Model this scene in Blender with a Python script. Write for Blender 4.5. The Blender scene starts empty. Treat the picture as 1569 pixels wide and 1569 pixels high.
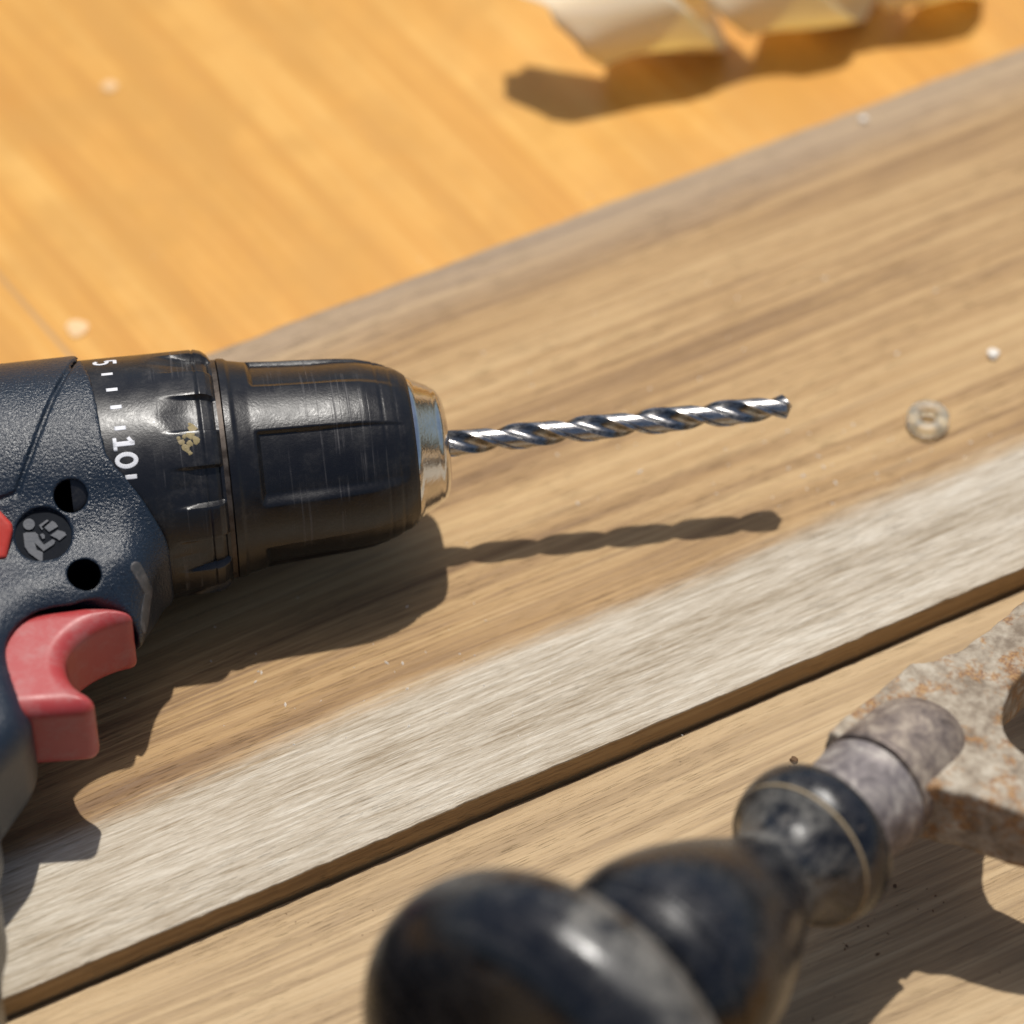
import bpy, math, random
import numpy as np
from mathutils import Matrix, Vector

R = math.radians
MM = 0.001                      # every mesh below is written in millimetres; top-level objects carry scale 0.001
scene = bpy.context.scene
col = scene.collection
random.seed(7)
rng = np.random.default_rng(7)

# ------------------------------------------------------------------ camera, light, exposure
CAM_EL, CAM_D = R(50), 802.85
cd = bpy.data.cameras.new('camera')
cam = bpy.data.objects.new('camera', cd)
col.objects.link(cam)
cam.location = (0, -CAM_D * math.cos(CAM_EL) * MM, CAM_D * math.sin(CAM_EL) * MM)
cam.rotation_euler = (R(90) - CAM_EL, 0, 0)
cd.lens, cd.sensor_width = 140, 36
cd.clip_start, cd.clip_end = 0.01, 100
cd.dof.use_dof = True
cd.dof.focus_distance = 0.761
cd.dof.aperture_fstop = 8.0
cd.dof.aperture_blades = 0
scene.camera = cam

SUN = Vector((1.0, 8.0, 25.4)).normalized()          # towards the sun
world = bpy.data.worlds.new('World')
scene.world = world
world.use_nodes = True
wn = world.node_tree
sky = wn.nodes.new('ShaderNodeTexSky')
sky.sky_type = 'NISHITA'
sky.sun_disc = False
sky.sun_elevation = math.asin(SUN.z)
sky.sun_rotation = math.atan2(SUN.x, SUN.y)
sky.air_density = 1.0
sky.dust_density = 2.5
sky.ozone_density = 1.0
bg = wn.nodes['Background']
wn.links.new(sky.outputs[0], bg.inputs[0])
bg.inputs[1].default_value = 0.08
sd = bpy.data.lights.new('sun', 'SUN')
sd.energy = 3.6
sd.angle = R(1.2)
sd.color = (1.0, 0.965, 0.905)
sun = bpy.data.objects.new('sun', sd)
col.objects.link(sun)
sun.rotation_euler = SUN.to_track_quat('Z', 'Y').to_euler()
sun.location = SUN * 2
vs = scene.view_settings
vs.view_transform = 'Standard'
vs.look = 'None'
vs.exposure = 0.0
vs.gamma = 1.0
vs.use_curve_mapping = False

# ------------------------------------------------------------------ node helpers
class Mat:
    def __init__(self, name):
        self.m = bpy.data.materials.new(name)
        self.m.use_nodes = True
        self.t = self.m.node_tree
        self.b = self.t.nodes['Principled BSDF']
        self.obj = self.t.nodes.new('ShaderNodeTexCoord').outputs['Object']
    def node(self, kind, ins=None, **props):
        n = self.t.nodes.new(kind)
        for k, v in props.items():
            setattr(n, k, v)
        for k, v in (ins or {}).items():
            if isinstance(v, bpy.types.NodeSocket):
                self.t.links.new(v, n.inputs[k])
            else:
                n.inputs[k].default_value = v
        return n
    def vec(self, s, loc=(0, 0, 0), rot=(0, 0, 0), src=None):
        s = (s, s, s) if isinstance(s, (int, float)) else s
        return self.node('ShaderNodeMapping', {'Vector': src or self.obj, 'Scale': s, 'Location': loc, 'Rotation': rot}).outputs[0]
    def noise(self, s, detail=3, rough=0.55, dist=0.0, loc=(0, 0, 0), src=None, rot=(0, 0, 0)):
        return self.node('ShaderNodeTexNoise', {'Vector': self.vec(s, loc, rot, src), 'Scale': 1.0, 'Detail': detail,
                                                'Roughness': rough, 'Distortion': dist}).outputs[0]
    def voro(self, s, loc=(0, 0, 0)):
        return self.node('ShaderNodeTexVoronoi', {'Vector': self.vec(s, loc), 'Scale': 1.0}).outputs['Distance']
    def math(self, op, a, b=0.0, c=None, clamp=False):
        ins = {0: a, 1: b}
        if c is not None:
            ins[2] = c
        return self.node('ShaderNodeMath', ins, operation=op, use_clamp=clamp).outputs[0]
    def step(self, x, lo, hi, a=0.0, b=1.0):
        return self.node('ShaderNodeMapRange', {'Value': x, 'From Min': lo, 'From Max': hi, 'To Min': a, 'To Max': b},
                         interpolation_type='SMOOTHSTEP').outputs[0]
    def mix(self, f, a, b, mode='MIX'):
        a = a if isinstance(a, bpy.types.NodeSocket) else (*a, 1)
        b = b if isinstance(b, bpy.types.NodeSocket) else (*b, 1)
        return self.node('ShaderNodeMix', {0: f, 6: a, 7: b}, data_type='RGBA', blend_type=mode).outputs[2]
    def ramp(self, f, stops):
        n = self.node('ShaderNodeValToRGB', {'Fac': f})
        e = n.color_ramp.elements
        while len(e) < len(stops):
            e.new(0.5)
        for el, (p, c) in zip(e, stops):
            el.position = p
            el.color = (*c, 1)
        return n.outputs[0]
    def xyz(self, src=None):
        return self.node('ShaderNodeSeparateXYZ', {0: src or self.obj}).outputs
    def bump(self, h, dist, strength=1.0, normal=None):
        ins = {'Height': h, 'Distance': dist, 'Strength': strength}
        if normal is not None:
            ins['Normal'] = normal
        return self.node('ShaderNodeBump', ins).outputs[0]
    def set(self, **kw):
        names = dict(color='Base Color', rough='Roughness', metal='Metallic', normal='Normal', spec='Specular IOR Level',
                     coat='Coat Weight', coat_rough='Coat Roughness', trans='Transmission Weight', ior='IOR',
                     sss='Subsurface Weight', sheen='Sheen Weight', alpha='Alpha')
        for k, v in kw.items():
            i = self.b.inputs[names[k]]
            if isinstance(v, bpy.types.NodeSocket):
                self.t.links.new(v, i)
            elif isinstance(v, tuple):
                i.default_value = (*v, 1)
            else:
                i.default_value = v
        return self.m

def smul(c, k):
    return tuple(x * k for x in c)

# ------------------------------------------------------------------ wood
def wood(name, dark, mid, light, seed, pores=0.6, bump=1.0, rough=0.62, coat=0.0, band=None, streak=1.0, fibre=1.0, lines=0.45, joint=None):
    g = Mat(name)
    L = (seed * 13.7, seed * 7.3, seed * 3.1)
    warp = g.noise((0.006, 0.02, 0.02), 2, loc=L)
    off = g.node('ShaderNodeCombineXYZ', {1: g.math('MULTIPLY', g.math('SUBTRACT', warp, 0.5), 7.0)}).outputs[0]
    p = g.node('ShaderNodeVectorMath', {0: g.obj, 1: off}, operation='ADD').outputs[0]
    big = g.noise((0.0040, 0.075, 0.075), 3, 0.55, loc=L, src=p)
    med = g.noise((0.0065, 0.40, 0.40), 4, 0.62, loc=L, src=p)
    thin = g.noise((0.012, 1.15, 1.15), 3, 0.6, loc=(L[1], L[2], L[0]), src=p)
    fine = g.noise((0.060, 3.2, 3.2), 4, 0.68, loc=L, src=p)
    blot = g.noise((0.05, 0.13, 0.13), 3, 0.6, loc=L)
    f = g.math('ADD', g.math('MULTIPLY', big, 0.34), g.math('MULTIPLY', med, 0.34 * streak))
    f = g.math('ADD', f, g.math('MULTIPLY', thin, 0.20 * fibre))
    f = g.math('ADD', f, g.math('MULTIPLY', fine, 0.20 * fibre))
    f = g.math('ADD', f, g.math('MULTIPLY', blot, 0.06))
    tot = 0.40 + 0.34 * streak + 0.40 * fibre
    f = g.math('DIVIDE', f, tot)
    lo, hi = 0.36, 0.64
    c = g.ramp(g.step(f, lo, hi), [(0.0, dark), (0.28, tuple((a + b) / 2 for a, b in zip(dark, mid))), (0.5, mid), (1.0, light)])
    ln = g.math('ABSOLUTE', g.math('SUBTRACT', g.noise((0.0028, 0.17, 0.17), 2, 0.5, loc=(L[2], L[1], L[0]), src=p), 0.5))
    ln = g.math('MULTIPLY', g.step(ln, 0.004, 0.022, 1.0, 0.0), g.step(med, 0.42, 0.62))
    c = g.mix(g.math('MULTIPLY', ln, lines), c, smul(dark, 0.9))
    # pores: short dark strokes along the grain
    po = g.step(g.noise((0.13, 4.6, 4.6), 2, 0.5, loc=(L[1], L[2], L[0]), src=p), 0.60, 0.70)
    area = g.step(g.noise((0.02, 0.07, 0.07), 2, loc=(L[2], L[0], L[1])), 0.35, 0.65, 0.25, 1.0)
    po = g.math('MULTIPLY', po, area)
    c = g.mix(g.math('MULTIPLY', po, 0.42 * pores), c, smul(dark, 0.45))
    h = g.math('SUBTRACT', g.math('MULTIPLY', fine, 0.8), g.math('MULTIPLY', po, 0.9))
    rough_extra = None
    if band:                                             # pale rough-sawn sapwood along y < band
        y = g.xyz()[1]
        wob = g.math('MULTIPLY', g.math('SUBTRACT', g.noise((0.012, 0.05, 0.05), 5, 0.65, loc=L), 0.5), 10.0)
        wob2 = g.math('MULTIPLY', g.math('SUBTRACT', g.noise((0.12, 0.9, 0.9), 3, 0.7, loc=L), 0.5), 3.5)
        yy = g.math('ADD', g.math('ADD', y, wob), wob2)
        mask = g.math('MULTIPLY', g.step(yy, band - 4.5, band + 2.5, 1.0, 0.0), g.step(g.xyz()[2], -0.75, -0.35))
        g1 = g.noise((0.085, 1.5, 1.5), 4, 0.72, loc=L)
        g2 = g.noise((0.14, 4.2, 4.2), 3, 0.7, loc=(L[1], L[0], L[2]))
        g3 = g.noise((0.010, 0.16, 0.16), 3, 0.6, loc=(L[2], L[1], L[0]))
        sp = g.noise((0.30, 1.5, 1.5), 4, 0.75, loc=L)
        q = g.math('ADD', g.math('MULTIPLY', g1, 0.42), g.math('ADD', g.math('MULTIPLY', g2, 0.34), g.math('MULTIPLY', g3, 0.24)))
        pale = g.ramp(g.step(q, 0.34, 0.66), [(0.0, (0.27, 0.20, 0.12)), (0.3, (0.44, 0.365, 0.265)), (0.65, (0.57, 0.495, 0.385)), (1.0, (0.71, 0.645, 0.53))])
        pale = g.mix(g.step(sp, 0.62, 0.74, 0.0, 0.40), pale, (0.22, 0.17, 0.12))
        c = g.mix(mask, c, pale)
        h = g.math('ADD', h, g.math('MULTIPLY', mask, g.math('ADD', g.math('MULTIPLY', g1, 1.3), g.math('MULTIPLY', g2, 1.3))))
        # weathered greyish strip along the far edge
        far = g.step(yy, 108.0, 126.0)
        c = g.mix(g.math('MULTIPLY', far, 0.5), c, (0.40, 0.32, 0.235))
    if joint is not None:                                # hairline joint between two staves
        c = g.mix(g.step(g.math('ABSOLUTE', g.math('SUBTRACT', g.xyz()[1], joint)), 0.35, 0.75, 0.5, 0.0), c, (0.28, 0.20, 0.13))
        c = g.mix(g.step(g.noise(0.035, 3, 0.6, loc=(8, 3, 1)), 0.40, 0.66, 0.0, 0.7), c, smul(mid, 0.84))
    ro = g.step(fine, 0.3, 0.7, rough - 0.08, rough + 0.10)
    return g.set(color=c, rough=ro, normal=g.bump(h, 0.00016, 0.9 * bump), spec=0.35, coat=coat, coat_rough=0.25)

JOINT = -43.7
M_PLANK = wood('plank_wood', (0.20, 0.112, 0.050), (0.415, 0.255, 0.110), (0.55, 0.37, 0.178), 3, pores=0.9, band=29.5)
M_BOARD = wood('front_board_wood', (0.30, 0.20, 0.106), (0.465, 0.325, 0.175), (0.57, 0.42, 0.24), 11, pores=0.35, streak=1.25)
M_BENCH = wood('bench_varnished_wood', (0.55, 0.25, 0.036), (0.65, 0.32, 0.055), (0.73, 0.41, 0.098), 5, streak=0.6, pores=0.1, bump=0.25,
               rough=0.4, coat=0.25, fibre=0.4, lines=0.15, joint=JOINT)

# ------------------------------------------------------------------ other materials
def m_housing():
    g = Mat('navy_textured_plastic')
    a = g.noise(2.0, 2, 0.5)
    b = g.noise(5.0, 2, 0.5)
    dust = g.noise((0.09, 0.09, 0.09), 4, 0.65, loc=(3, 8, 1))
    dk = g.noise(0.9, 3, 0.7, loc=(9, 2, 5))
    d = g.math('MULTIPLY', g.step(dust, 0.46, 0.72), g.step(dk, 0.35, 0.7))
    c = g.mix(g.math('MULTIPLY', d, 0.16), (0.0085, 0.0165, 0.029), (0.14, 0.14, 0.145))
    speck = g.step(g.noise(2.6, 2, 0.5, loc=(31, 7, 2)), 0.72, 0.78)
    c = g.mix(g.math('MULTIPLY', speck, 0.25), c, (0.3, 0.3, 0.3))
    h = g.math('ADD', g.math('MULTIPLY', a, 1.0), g.math('MULTIPLY', b, 0.35))
    return g.set(color=c, rough=g.step(dust, 0.3, 0.7, 0.27, 0.36), normal=g.bump(h, 0.00026, 0.8), spec=0.6)
def m_rubber(name, scratch_lo, scratch_hi, amount, dustamt, base=(0.0085, 0.0085, 0.010)):
    g = Mat(name)
    x = g.xyz()[0]
    dust = g.noise(0.16, 4, 0.7, loc=(1, 5, 2))
    fine = g.noise(1.1, 3, 0.7)
    d = g.math('MULTIPLY', g.step(dust, 0.45, 0.75), g.step(fine, 0.3, 0.75))
    c = g.mix(g.math('MULTIPLY', d, dustamt), base, (0.21, 0.19, 0.165))
    # rubbed rings running round the axis, only where the collar is gripped
    sc = g.step(g.noise((1.5, 0.03, 0.03), 3, 0.6, dist=0.12, loc=(2, 0, 0)), 0.56, 0.72)
    patch = g.step(g.noise((0.10, 0.14, 0.14), 2, 0.5, loc=(4, 4, 9)), 0.42, 0.62)
    band = g.math('MULTIPLY', g.step(x, scratch_lo, scratch_lo + 5), g.step(x, scratch_hi - 6, scratch_hi, 1.0, 0.0))
    s = g.math('MULTIPLY', g.math('MULTIPLY', sc, patch), band)
    c = g.mix(g.math('MULTIPLY', s, amount), c, (0.24, 0.225, 0.22))
    ro = g.math('ADD', g.step(dust, 0.3, 0.7, 0.27, 0.42), g.math('MULTIPLY', s, 0.12))
    h = g.math('ADD', g.math('MULTIPLY', g.noise(1.8, 3, 0.6), 0.6), g.math('MULTIPLY', s, -0.4))
    return g.set(color=c, rough=ro, normal=g.bump(h, 0.00012, 0.6), spec=0.5)
def m_metal(name, c0, c1, r0, r1, s=0.4, b=0.00004, metal=1.0):
    g = Mat(name)
    n = g.noise(s, 4, 0.65)
    return g.set(color=g.mix(g.step(n, 0.35, 0.7), c0, c1), metal=metal, rough=g.step(n, 0.3, 0.7, r0, r1),
                 normal=g.bump(g.noise(s * 5, 3, 0.6), b, 0.6))
def m_plastic(name, c, rough, bump=0.00006, dust=0.0, s=1.2, spec=0.5):
    g = Mat(name)
    n = g.noise(0.22, 4, 0.7, loc=(5, 1, 7))
    cc = g.mix(g.step(n, 0.42, 0.75, 0.0, dust), c, (0.42, 0.36, 0.33))
    return g.set(color=cc, rough=g.step(n, 0.3, 0.7, rough - 0.05, rough + 0.08), normal=g.bump(g.noise(s, 3, 0.6), bump, 0.6), spec=spec)
def m_bit():
    g = Mat('twist_bit_steel')
    n = g.noise((0.6, 2.5, 2.5), 4, 0.7)
    grime = g.step(g.noise(0.9, 4, 0.7, loc=(3, 3, 3)), 0.45, 0.68)
    o = g.xyz()
    rad = g.math('SQRT', g.math('ADD', g.math('MULTIPLY', o[1], o[1]), g.math('MULTIPLY', o[2], o[2])))
    flute = g.math('MULTIPLY', g.step(rad, 2.2, 2.44, 1.0, 0.0), g.step(rad, 1.35, 1.65))             # black oxide on flute walls, bright ground lands; reflection streak painted along flute bottoms
    c = g.mix(g.math('MULTIPLY', grime, 0.45), (0.42, 0.41, 0.40), (0.15, 0.145, 0.14))
    c = g.mix(g.math('MULTIPLY', flute, g.step(n, 0.35, 0.62, 0.95, 0.55)), c, (0.075, 0.073, 0.07))
    return g.set(color=c, metal=1.0, rough=g.step(n, 0.3, 0.7, 0.20, 0.38), normal=g.bump(n, 0.00006, 0.5))
def m_rust():
    g = Mat('rusty_cast_iron')
    a = g.noise(0.11, 5, 0.7, loc=(2, 9, 4))
    b = g.noise(0.22, 5, 0.66, loc=(7, 1, 3))
    f = g.noise(1.6, 4, 0.7)
    c = g.ramp(g.step(b, 0.30, 0.70), [(0.0, (0.18, 0.135, 0.092)), (0.35, (0.295, 0.24, 0.175)), (0.7, (0.385, 0.325, 0.245)), (1.0, (0.48, 0.42, 0.33))])
    ru = g.math('MULTIPLY', g.step(a, 0.49, 0.58), g.step(g.noise(0.42, 4, 0.7, loc=(3, 5, 7)), 0.38, 0.54))
    c = g.mix(g.math('MULTIPLY', ru, 0.8), c, g.ramp(g.step(f, 0.3, 0.7), [(0.0, (0.13, 0.045, 0.018)), (0.6, (0.33, 0.165, 0.055)), (1.0, (0.46, 0.27, 0.095))]))
    c = g.mix(g.step(f, 0.64, 0.76, 0.0, 0.3), c, (0.14, 0.10, 0.075))
    h = g.math('ADD', g.math('MULTIPLY', b, 2.2), g.math('MULTIPLY', f, 0.8))
    return g.set(color=c, metal=0.0, rough=g.step(b, 0.3, 0.7, 0.62, 0.85), normal=g.bump(h, 0.00022, 0.7), spec=0.35)
def m_ferrule(name='tarnished_steel', tint=(1, 1, 1)):
    g = Mat(name)
    a = g.noise((0.16, 0.16, 0.16), 5, 0.7, dist=0.4, loc=(2, 2, 4))
    f = g.noise(1.4, 4, 0.7)
    c = g.ramp(g.step(a, 0.32, 0.68), [(0.0, (0.12, 0.103, 0.100)), (0.4, (0.225, 0.195, 0.188)), (0.7, (0.315, 0.278, 0.252)), (1.0, (0.47, 0.43, 0.385))])
    c = g.mix(g.step(f, 0.58, 0.7, 0.0, 0.35), c, (0.07, 0.052, 0.05))
    c = g.mix(1.0, c, tint, 'MULTIPLY')
    return g.set(color=c, metal=0.35, rough=g.step(a, 0.3, 0.7, 0.45, 0.68), normal=g.bump(g.math('ADD', a, g.math('MULTIPLY', f, 0.5)), 0.00020, 0.7))
def m_lacquer():
    g = Mat('worn_black_lacquer')
    o = g.xyz()
    a = g.noise((0.060, 0.075, 0.075), 5, 0.66, dist=0.6, loc=(1, 6, 3))
    b = g.noise(0.26, 5, 0.75, loc=(4, 2, 8))
    fine = g.noise(1.2, 4, 0.7, loc=(2, 2, 2))
    neck = g.step(g.math('ABSOLUTE', g.math('ADD', o[0], 30.0)), 3.0, 9.0, 1.0, 0.0)          # rubbed bare where fingers close
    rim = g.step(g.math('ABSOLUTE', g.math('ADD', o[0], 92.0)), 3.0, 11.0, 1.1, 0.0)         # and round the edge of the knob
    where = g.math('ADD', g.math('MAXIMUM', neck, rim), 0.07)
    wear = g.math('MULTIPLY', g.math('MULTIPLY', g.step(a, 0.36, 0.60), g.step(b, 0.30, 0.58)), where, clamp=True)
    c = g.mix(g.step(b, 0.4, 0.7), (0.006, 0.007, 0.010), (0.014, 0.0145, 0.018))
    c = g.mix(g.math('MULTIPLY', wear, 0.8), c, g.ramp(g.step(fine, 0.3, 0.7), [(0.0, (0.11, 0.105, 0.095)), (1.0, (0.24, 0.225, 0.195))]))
    ring = g.step(g.noise((1.3, 0.05, 0.05), 3, 0.6, loc=(5, 0, 0)), 0.58, 0.70, 0.0, 0.10)   # faint lathe rings
    c = g.mix(ring, c, (0.25, 0.23, 0.2))
    chips = g.step(g.noise(0.7, 3, 0.6, loc=(8, 8, 1)), 0.67, 0.71, 0.0, 0.6)
    c = g.mix(chips, c, (0.15, 0.12, 0.09))
    ro = g.math('ADD', g.step(b, 0.3, 0.7, 0.16, 0.32), g.math('MULTIPLY', wear, 0.45))
    return g.set(color=c, rough=ro, spec=0.5, normal=g.bump(g.math('ADD', b, g.math('MULTIPLY', fine, 0.3)), 0.00018, 0.5))
def m_shaving():
    g = Mat('pale_plane_shaving')
    n = g.noise((0.03, 0.03, 0.5), 3, 0.6)
    c = g.mix(g.step(n, 0.3, 0.7), (0.95, 0.90, 0.72), (0.97, 0.95, 0.86))
    m = g.set(color=c, rough=0.6)
    tr = g.node('ShaderNodeBsdfTranslucent', {'Color': (0.97, 0.84, 0.45, 1)})
    mx = g.node('ShaderNodeMixShader', {0: 0.52, 1: g.b.outputs[0], 2: tr.outputs[0]})
    g.t.links.new(mx.outputs[0], g.t.nodes['Material Output'].inputs[0])
    return m

M_HOUSING = m_housing()
M_CLUTCH = m_rubber('black_collar_plastic', -4, 12, 0.3, 0.17, (0.0085, 0.0088, 0.011))
M_SLEEVE = m_rubber('black_sleeve_plastic', 19, 47, 0.2, 0.08, (0.006, 0.006, 0.0075))
M_HOLE_SHADE = m_plastic('black_hole_shade', (0.003, 0.003, 0.003), 0.9, spec=0.02)  # flat black painted in as the shade down the screw holes
M_PRINT = m_plastic('white_print', (0.74, 0.74, 0.76), 0.5)
M_RED = m_plastic('red_trigger_plastic', (0.40, 0.05, 0.05), 0.40, 0.00003, 0.22)
M_SWITCH = m_plastic('red_switch_plastic', (0.50, 0.045, 0.03), 0.38, 0.00003, 0.1)
M_LENS = m_plastic('grey_lens', (0.05, 0.05, 0.05), 0.5, 0.00004, 0.3)
M_BADGE = m_plastic('dark_badge_plastic', (0.006, 0.008, 0.012), 0.4, 0.00003, 0.0, spec=0.08)
M_FIGURE = m_plastic('grey_rubbed_plastic', (0.075, 0.08, 0.09), 0.45, 0.00006, 0.1)
M_CHROME = m_metal('chrome', (0.62, 0.61, 0.59), (0.74, 0.72, 0.70), 0.06, 0.13)
M_RINGSTEEL = m_metal('dull_brown_steel', (0.05, 0.037, 0.028), (0.11, 0.09, 0.075), 0.4, 0.6, metal=0.6)
M_BIT = m_bit()
M_SPLASH = m_plastic('ochre_dried_paint', (0.27, 0.21, 0.095), 0.7, 0.0003, 0.45)
M_RUST = m_rust()
M_FERRULE = m_ferrule()
M_SOCKET = m_ferrule('brown_socket_iron', (0.92, 0.84, 0.74))
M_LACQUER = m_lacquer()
M_BRASSLINE = m_plastic('bare_wood_line', (0.33, 0.25, 0.14), 0.6, 0.0001, 0.3)
M_SHAVING = m_shaving()
M_SPECK = m_plastic('pale_chip', (0.80, 0.74, 0.64), 0.6)
M_SCRAP = m_plastic('tan_scrap', (0.78, 0.52, 0.27), 0.7)
M_CRUMB = m_plastic('brown_crumb', (0.13, 0.07, 0.03), 0.8)
def m_bead():
    g = Mat('cloudy_clear_plastic')
    return g.set(color=(0.94, 0.92, 0.80), rough=0.28, trans=0.84, ior=1.28, spec=0.4)
M_BEAD = m_bead()

# ------------------------------------------------------------------ mesh helpers
def mesh_obj(name, verts, faces, mat, parent=None, smooth=True, sharp=None):
    me = bpy.data.meshes.new(name)
    verts = np.asarray(verts, dtype=np.float32)
    if isinstance(faces, np.ndarray):
        n, k = faces.shape
        me.vertices.add(len(verts))
        me.vertices.foreach_set('co', verts.ravel())
        me.loops.add(n * k)
        me.loops.foreach_set('vertex_index', faces.astype(np.int32).ravel())
        me.polygons.add(n)
        me.polygons.foreach_set('loop_start', np.arange(0, n * k, k, dtype=np.int32))
        me.update(calc_edges=True)
        me.validate()
    else:
        me.from_pydata([tuple(map(float, v)) for v in verts], [], faces)
        me.update()
    me.polygons.foreach_set('use_smooth', [smooth] * len(me.polygons))
    if sharp:
        me.set_sharp_from_angle(angle=R(sharp))
    me.materials.append(mat)
    o = bpy.data.objects.new(name, me)
    col.objects.link(o)
    if parent:
        o.parent = parent
    return o
def tag(o, label=None, cat=None, group=None, kind=None):
    for k, v in (('label', label), ('category', cat), ('group', group), ('kind', kind)):
        if v:
            o[k] = v
    return o
def place(o, loc=(0, 0, 0), rot=None):
    """loc in mm; rot a 3x3 Matrix or a z angle in radians"""
    m = rot.to_4x4() if isinstance(rot, Matrix) else Matrix.Rotation(rot or 0, 4, 'Z')
    o.matrix_world = Matrix.Translation(Vector(loc) * MM) @ m @ Matrix.Scale(MM, 4)
    return o
def empty(name):
    o = bpy.data.objects.new(name, None)
    o.empty_display_size = 10
    col.objects.link(o)
    return o
def rev(name, xs, nth, rf, mat, parent, th0=0.0, sharp=None):
    """surface of revolution about local x with radius rf(x, theta); ends are closed"""
    th = np.linspace(0, 2 * math.pi, nth, endpoint=False) + th0
    X, T = np.meshgrid(np.asarray(xs, float), th, indexing='ij')
    Rr = rf(X, T)
    V = np.stack([X, Rr * np.sin(T), Rr * np.cos(T)], -1)
    ni = len(xs)
    idx = np.arange(ni * nth).reshape(ni, nth)
    a, b = idx[:-1], idx[1:]
    F = np.stack([a, np.roll(a, -1, 1), np.roll(b, -1, 1), b], -1).reshape(-1, 4)
    v = V.reshape(-1, 3)
    faces = F.tolist() + [list(idx[0])[::-1], list(idx[-1])]
    faces = [f[::-1] for f in faces]
    return mesh_obj(name, v, faces, mat, parent, True, sharp or 40)
def prof(pts):
    xs, rs = zip(*pts)
    return lambda x, t=None: np.interp(x, xs, rs)
def smooth_profile(pts, n):
    """Catmull-Rom through (x, r) points; returns n samples"""
    P = np.array([pts[0]] + list(pts) + [pts[-1]], float)
    out = []
    m = len(pts) - 1
    for u in np.linspace(0, m - 1e-6, n):
        i = int(u)
        t = u - i
        p0, p1, p2, p3 = P[i], P[i + 1], P[i + 2], P[i + 3]
        out.append(0.5 * (2 * p1 + (p2 - p0) * t + (2 * p0 - 5 * p1 + 4 * p2 - p3) * t * t + (3 * p1 - p0 - 3 * p2 + p3) * t ** 3))
    return np.array(out)
def lathe(name, pr, nth, mat, parent, sharp=35):
    """pr: (x, r) samples in order along the profile; may run back on itself"""
    th = np.linspace(0, 2 * math.pi, nth, endpoint=False)
    pr = np.asarray(pr, float)
    V = np.stack([np.repeat(pr[:, :1], nth, 1), pr[:, 1:] * np.sin(th)[None], pr[:, 1:] * np.cos(th)[None]], -1)
    ni = len(pr)
    idx = np.arange(ni * nth).reshape(ni, nth)
    a, b = idx[:-1], idx[1:]
    F = np.stack([a, b, np.roll(b, -1, 1), np.roll(a, -1, 1)], -1).reshape(-1, 4).tolist()
    F += [list(map(int, idx[0])), list(map(int, idx[-1][::-1]))]
    return mesh_obj(name, V.reshape(-1, 3), F, mat, parent, True, sharp)

# signed distance fields and surface nets
def poly_sdf(x, y, pts):
    p = np.asarray(pts, float)
    d = np.full(np.broadcast(x, y).shape, 1e9)
    s = np.ones_like(d)
    n = len(p)
    for i in range(n):
        a, b = p[i], p[i - 1]
        e = b - a
        wx, wy = x - a[0], y - a[1]
        t = np.clip((wx * e[0] + wy * e[1]) / (e @ e), 0, 1)
        bx, by = wx - e[0] * t, wy - e[1] * t
        d = np.minimum(d, bx * bx + by * by)
        c1, c2, c3 = y >= a[1], y < b[1], e[0] * wy > e[1] * wx
        fl = (c1 & c2 & c3) | (~c1 & ~c2 & ~c3)
        s = np.where(fl, -s, s)
    return s * np.sqrt(d)
def chaikin(p, n=2):
    p = np.asarray(p, float)
    for _ in range(n):
        q = np.roll(p, -1, 0)
        p = np.stack([0.75 * p + 0.25 * q, 0.25 * p + 0.75 * q], 1).reshape(-1, 2)
    return p
def smin(a, b, k):
    h = np.maximum(k - np.abs(a - b), 0) / k
    return np.minimum(a, b) - h * h * k * 0.25
def smax(a, b, k):
    return -smin(-a, -b, k)
def extrude(d2, z, T, r):
    qx, qz = d2 + r, np.abs(z) - T + r
    return np.minimum(np.maximum(qx, qz), 0) + np.hypot(np.maximum(qx, 0), np.maximum(qz, 0)) - r
def seg(x, y, z, a, b):
    a, b = np.array(a, float), np.array(b, float)
    e = b - a
    t = np.clip(((x - a[0]) * e[0] + (y - a[1]) * e[1] + (z - a[2]) * e[2]) / (e @ e), 0, 1)
    return np.sqrt((x - a[0] - e[0] * t) ** 2 + (y - a[1] - e[1] * t) ** 2 + (z - a[2] - e[2] * t) ** 2)
def disc(x, y, z, c, n, r, depth):
    """cylinder of radius r centred at c along unit n, half height depth"""
    c, n = np.array(c, float), np.array(n, float)
    dx, dy, dz = x - c[0], y - c[1], z - c[2]
    h = dx * n[0] + dy * n[1] + dz * n[2]
    q = np.sqrt(np.maximum(dx * dx + dy * dy + dz * dz - h * h, 0))
    return np.maximum(q - r, np.abs(h) - depth)
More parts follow.
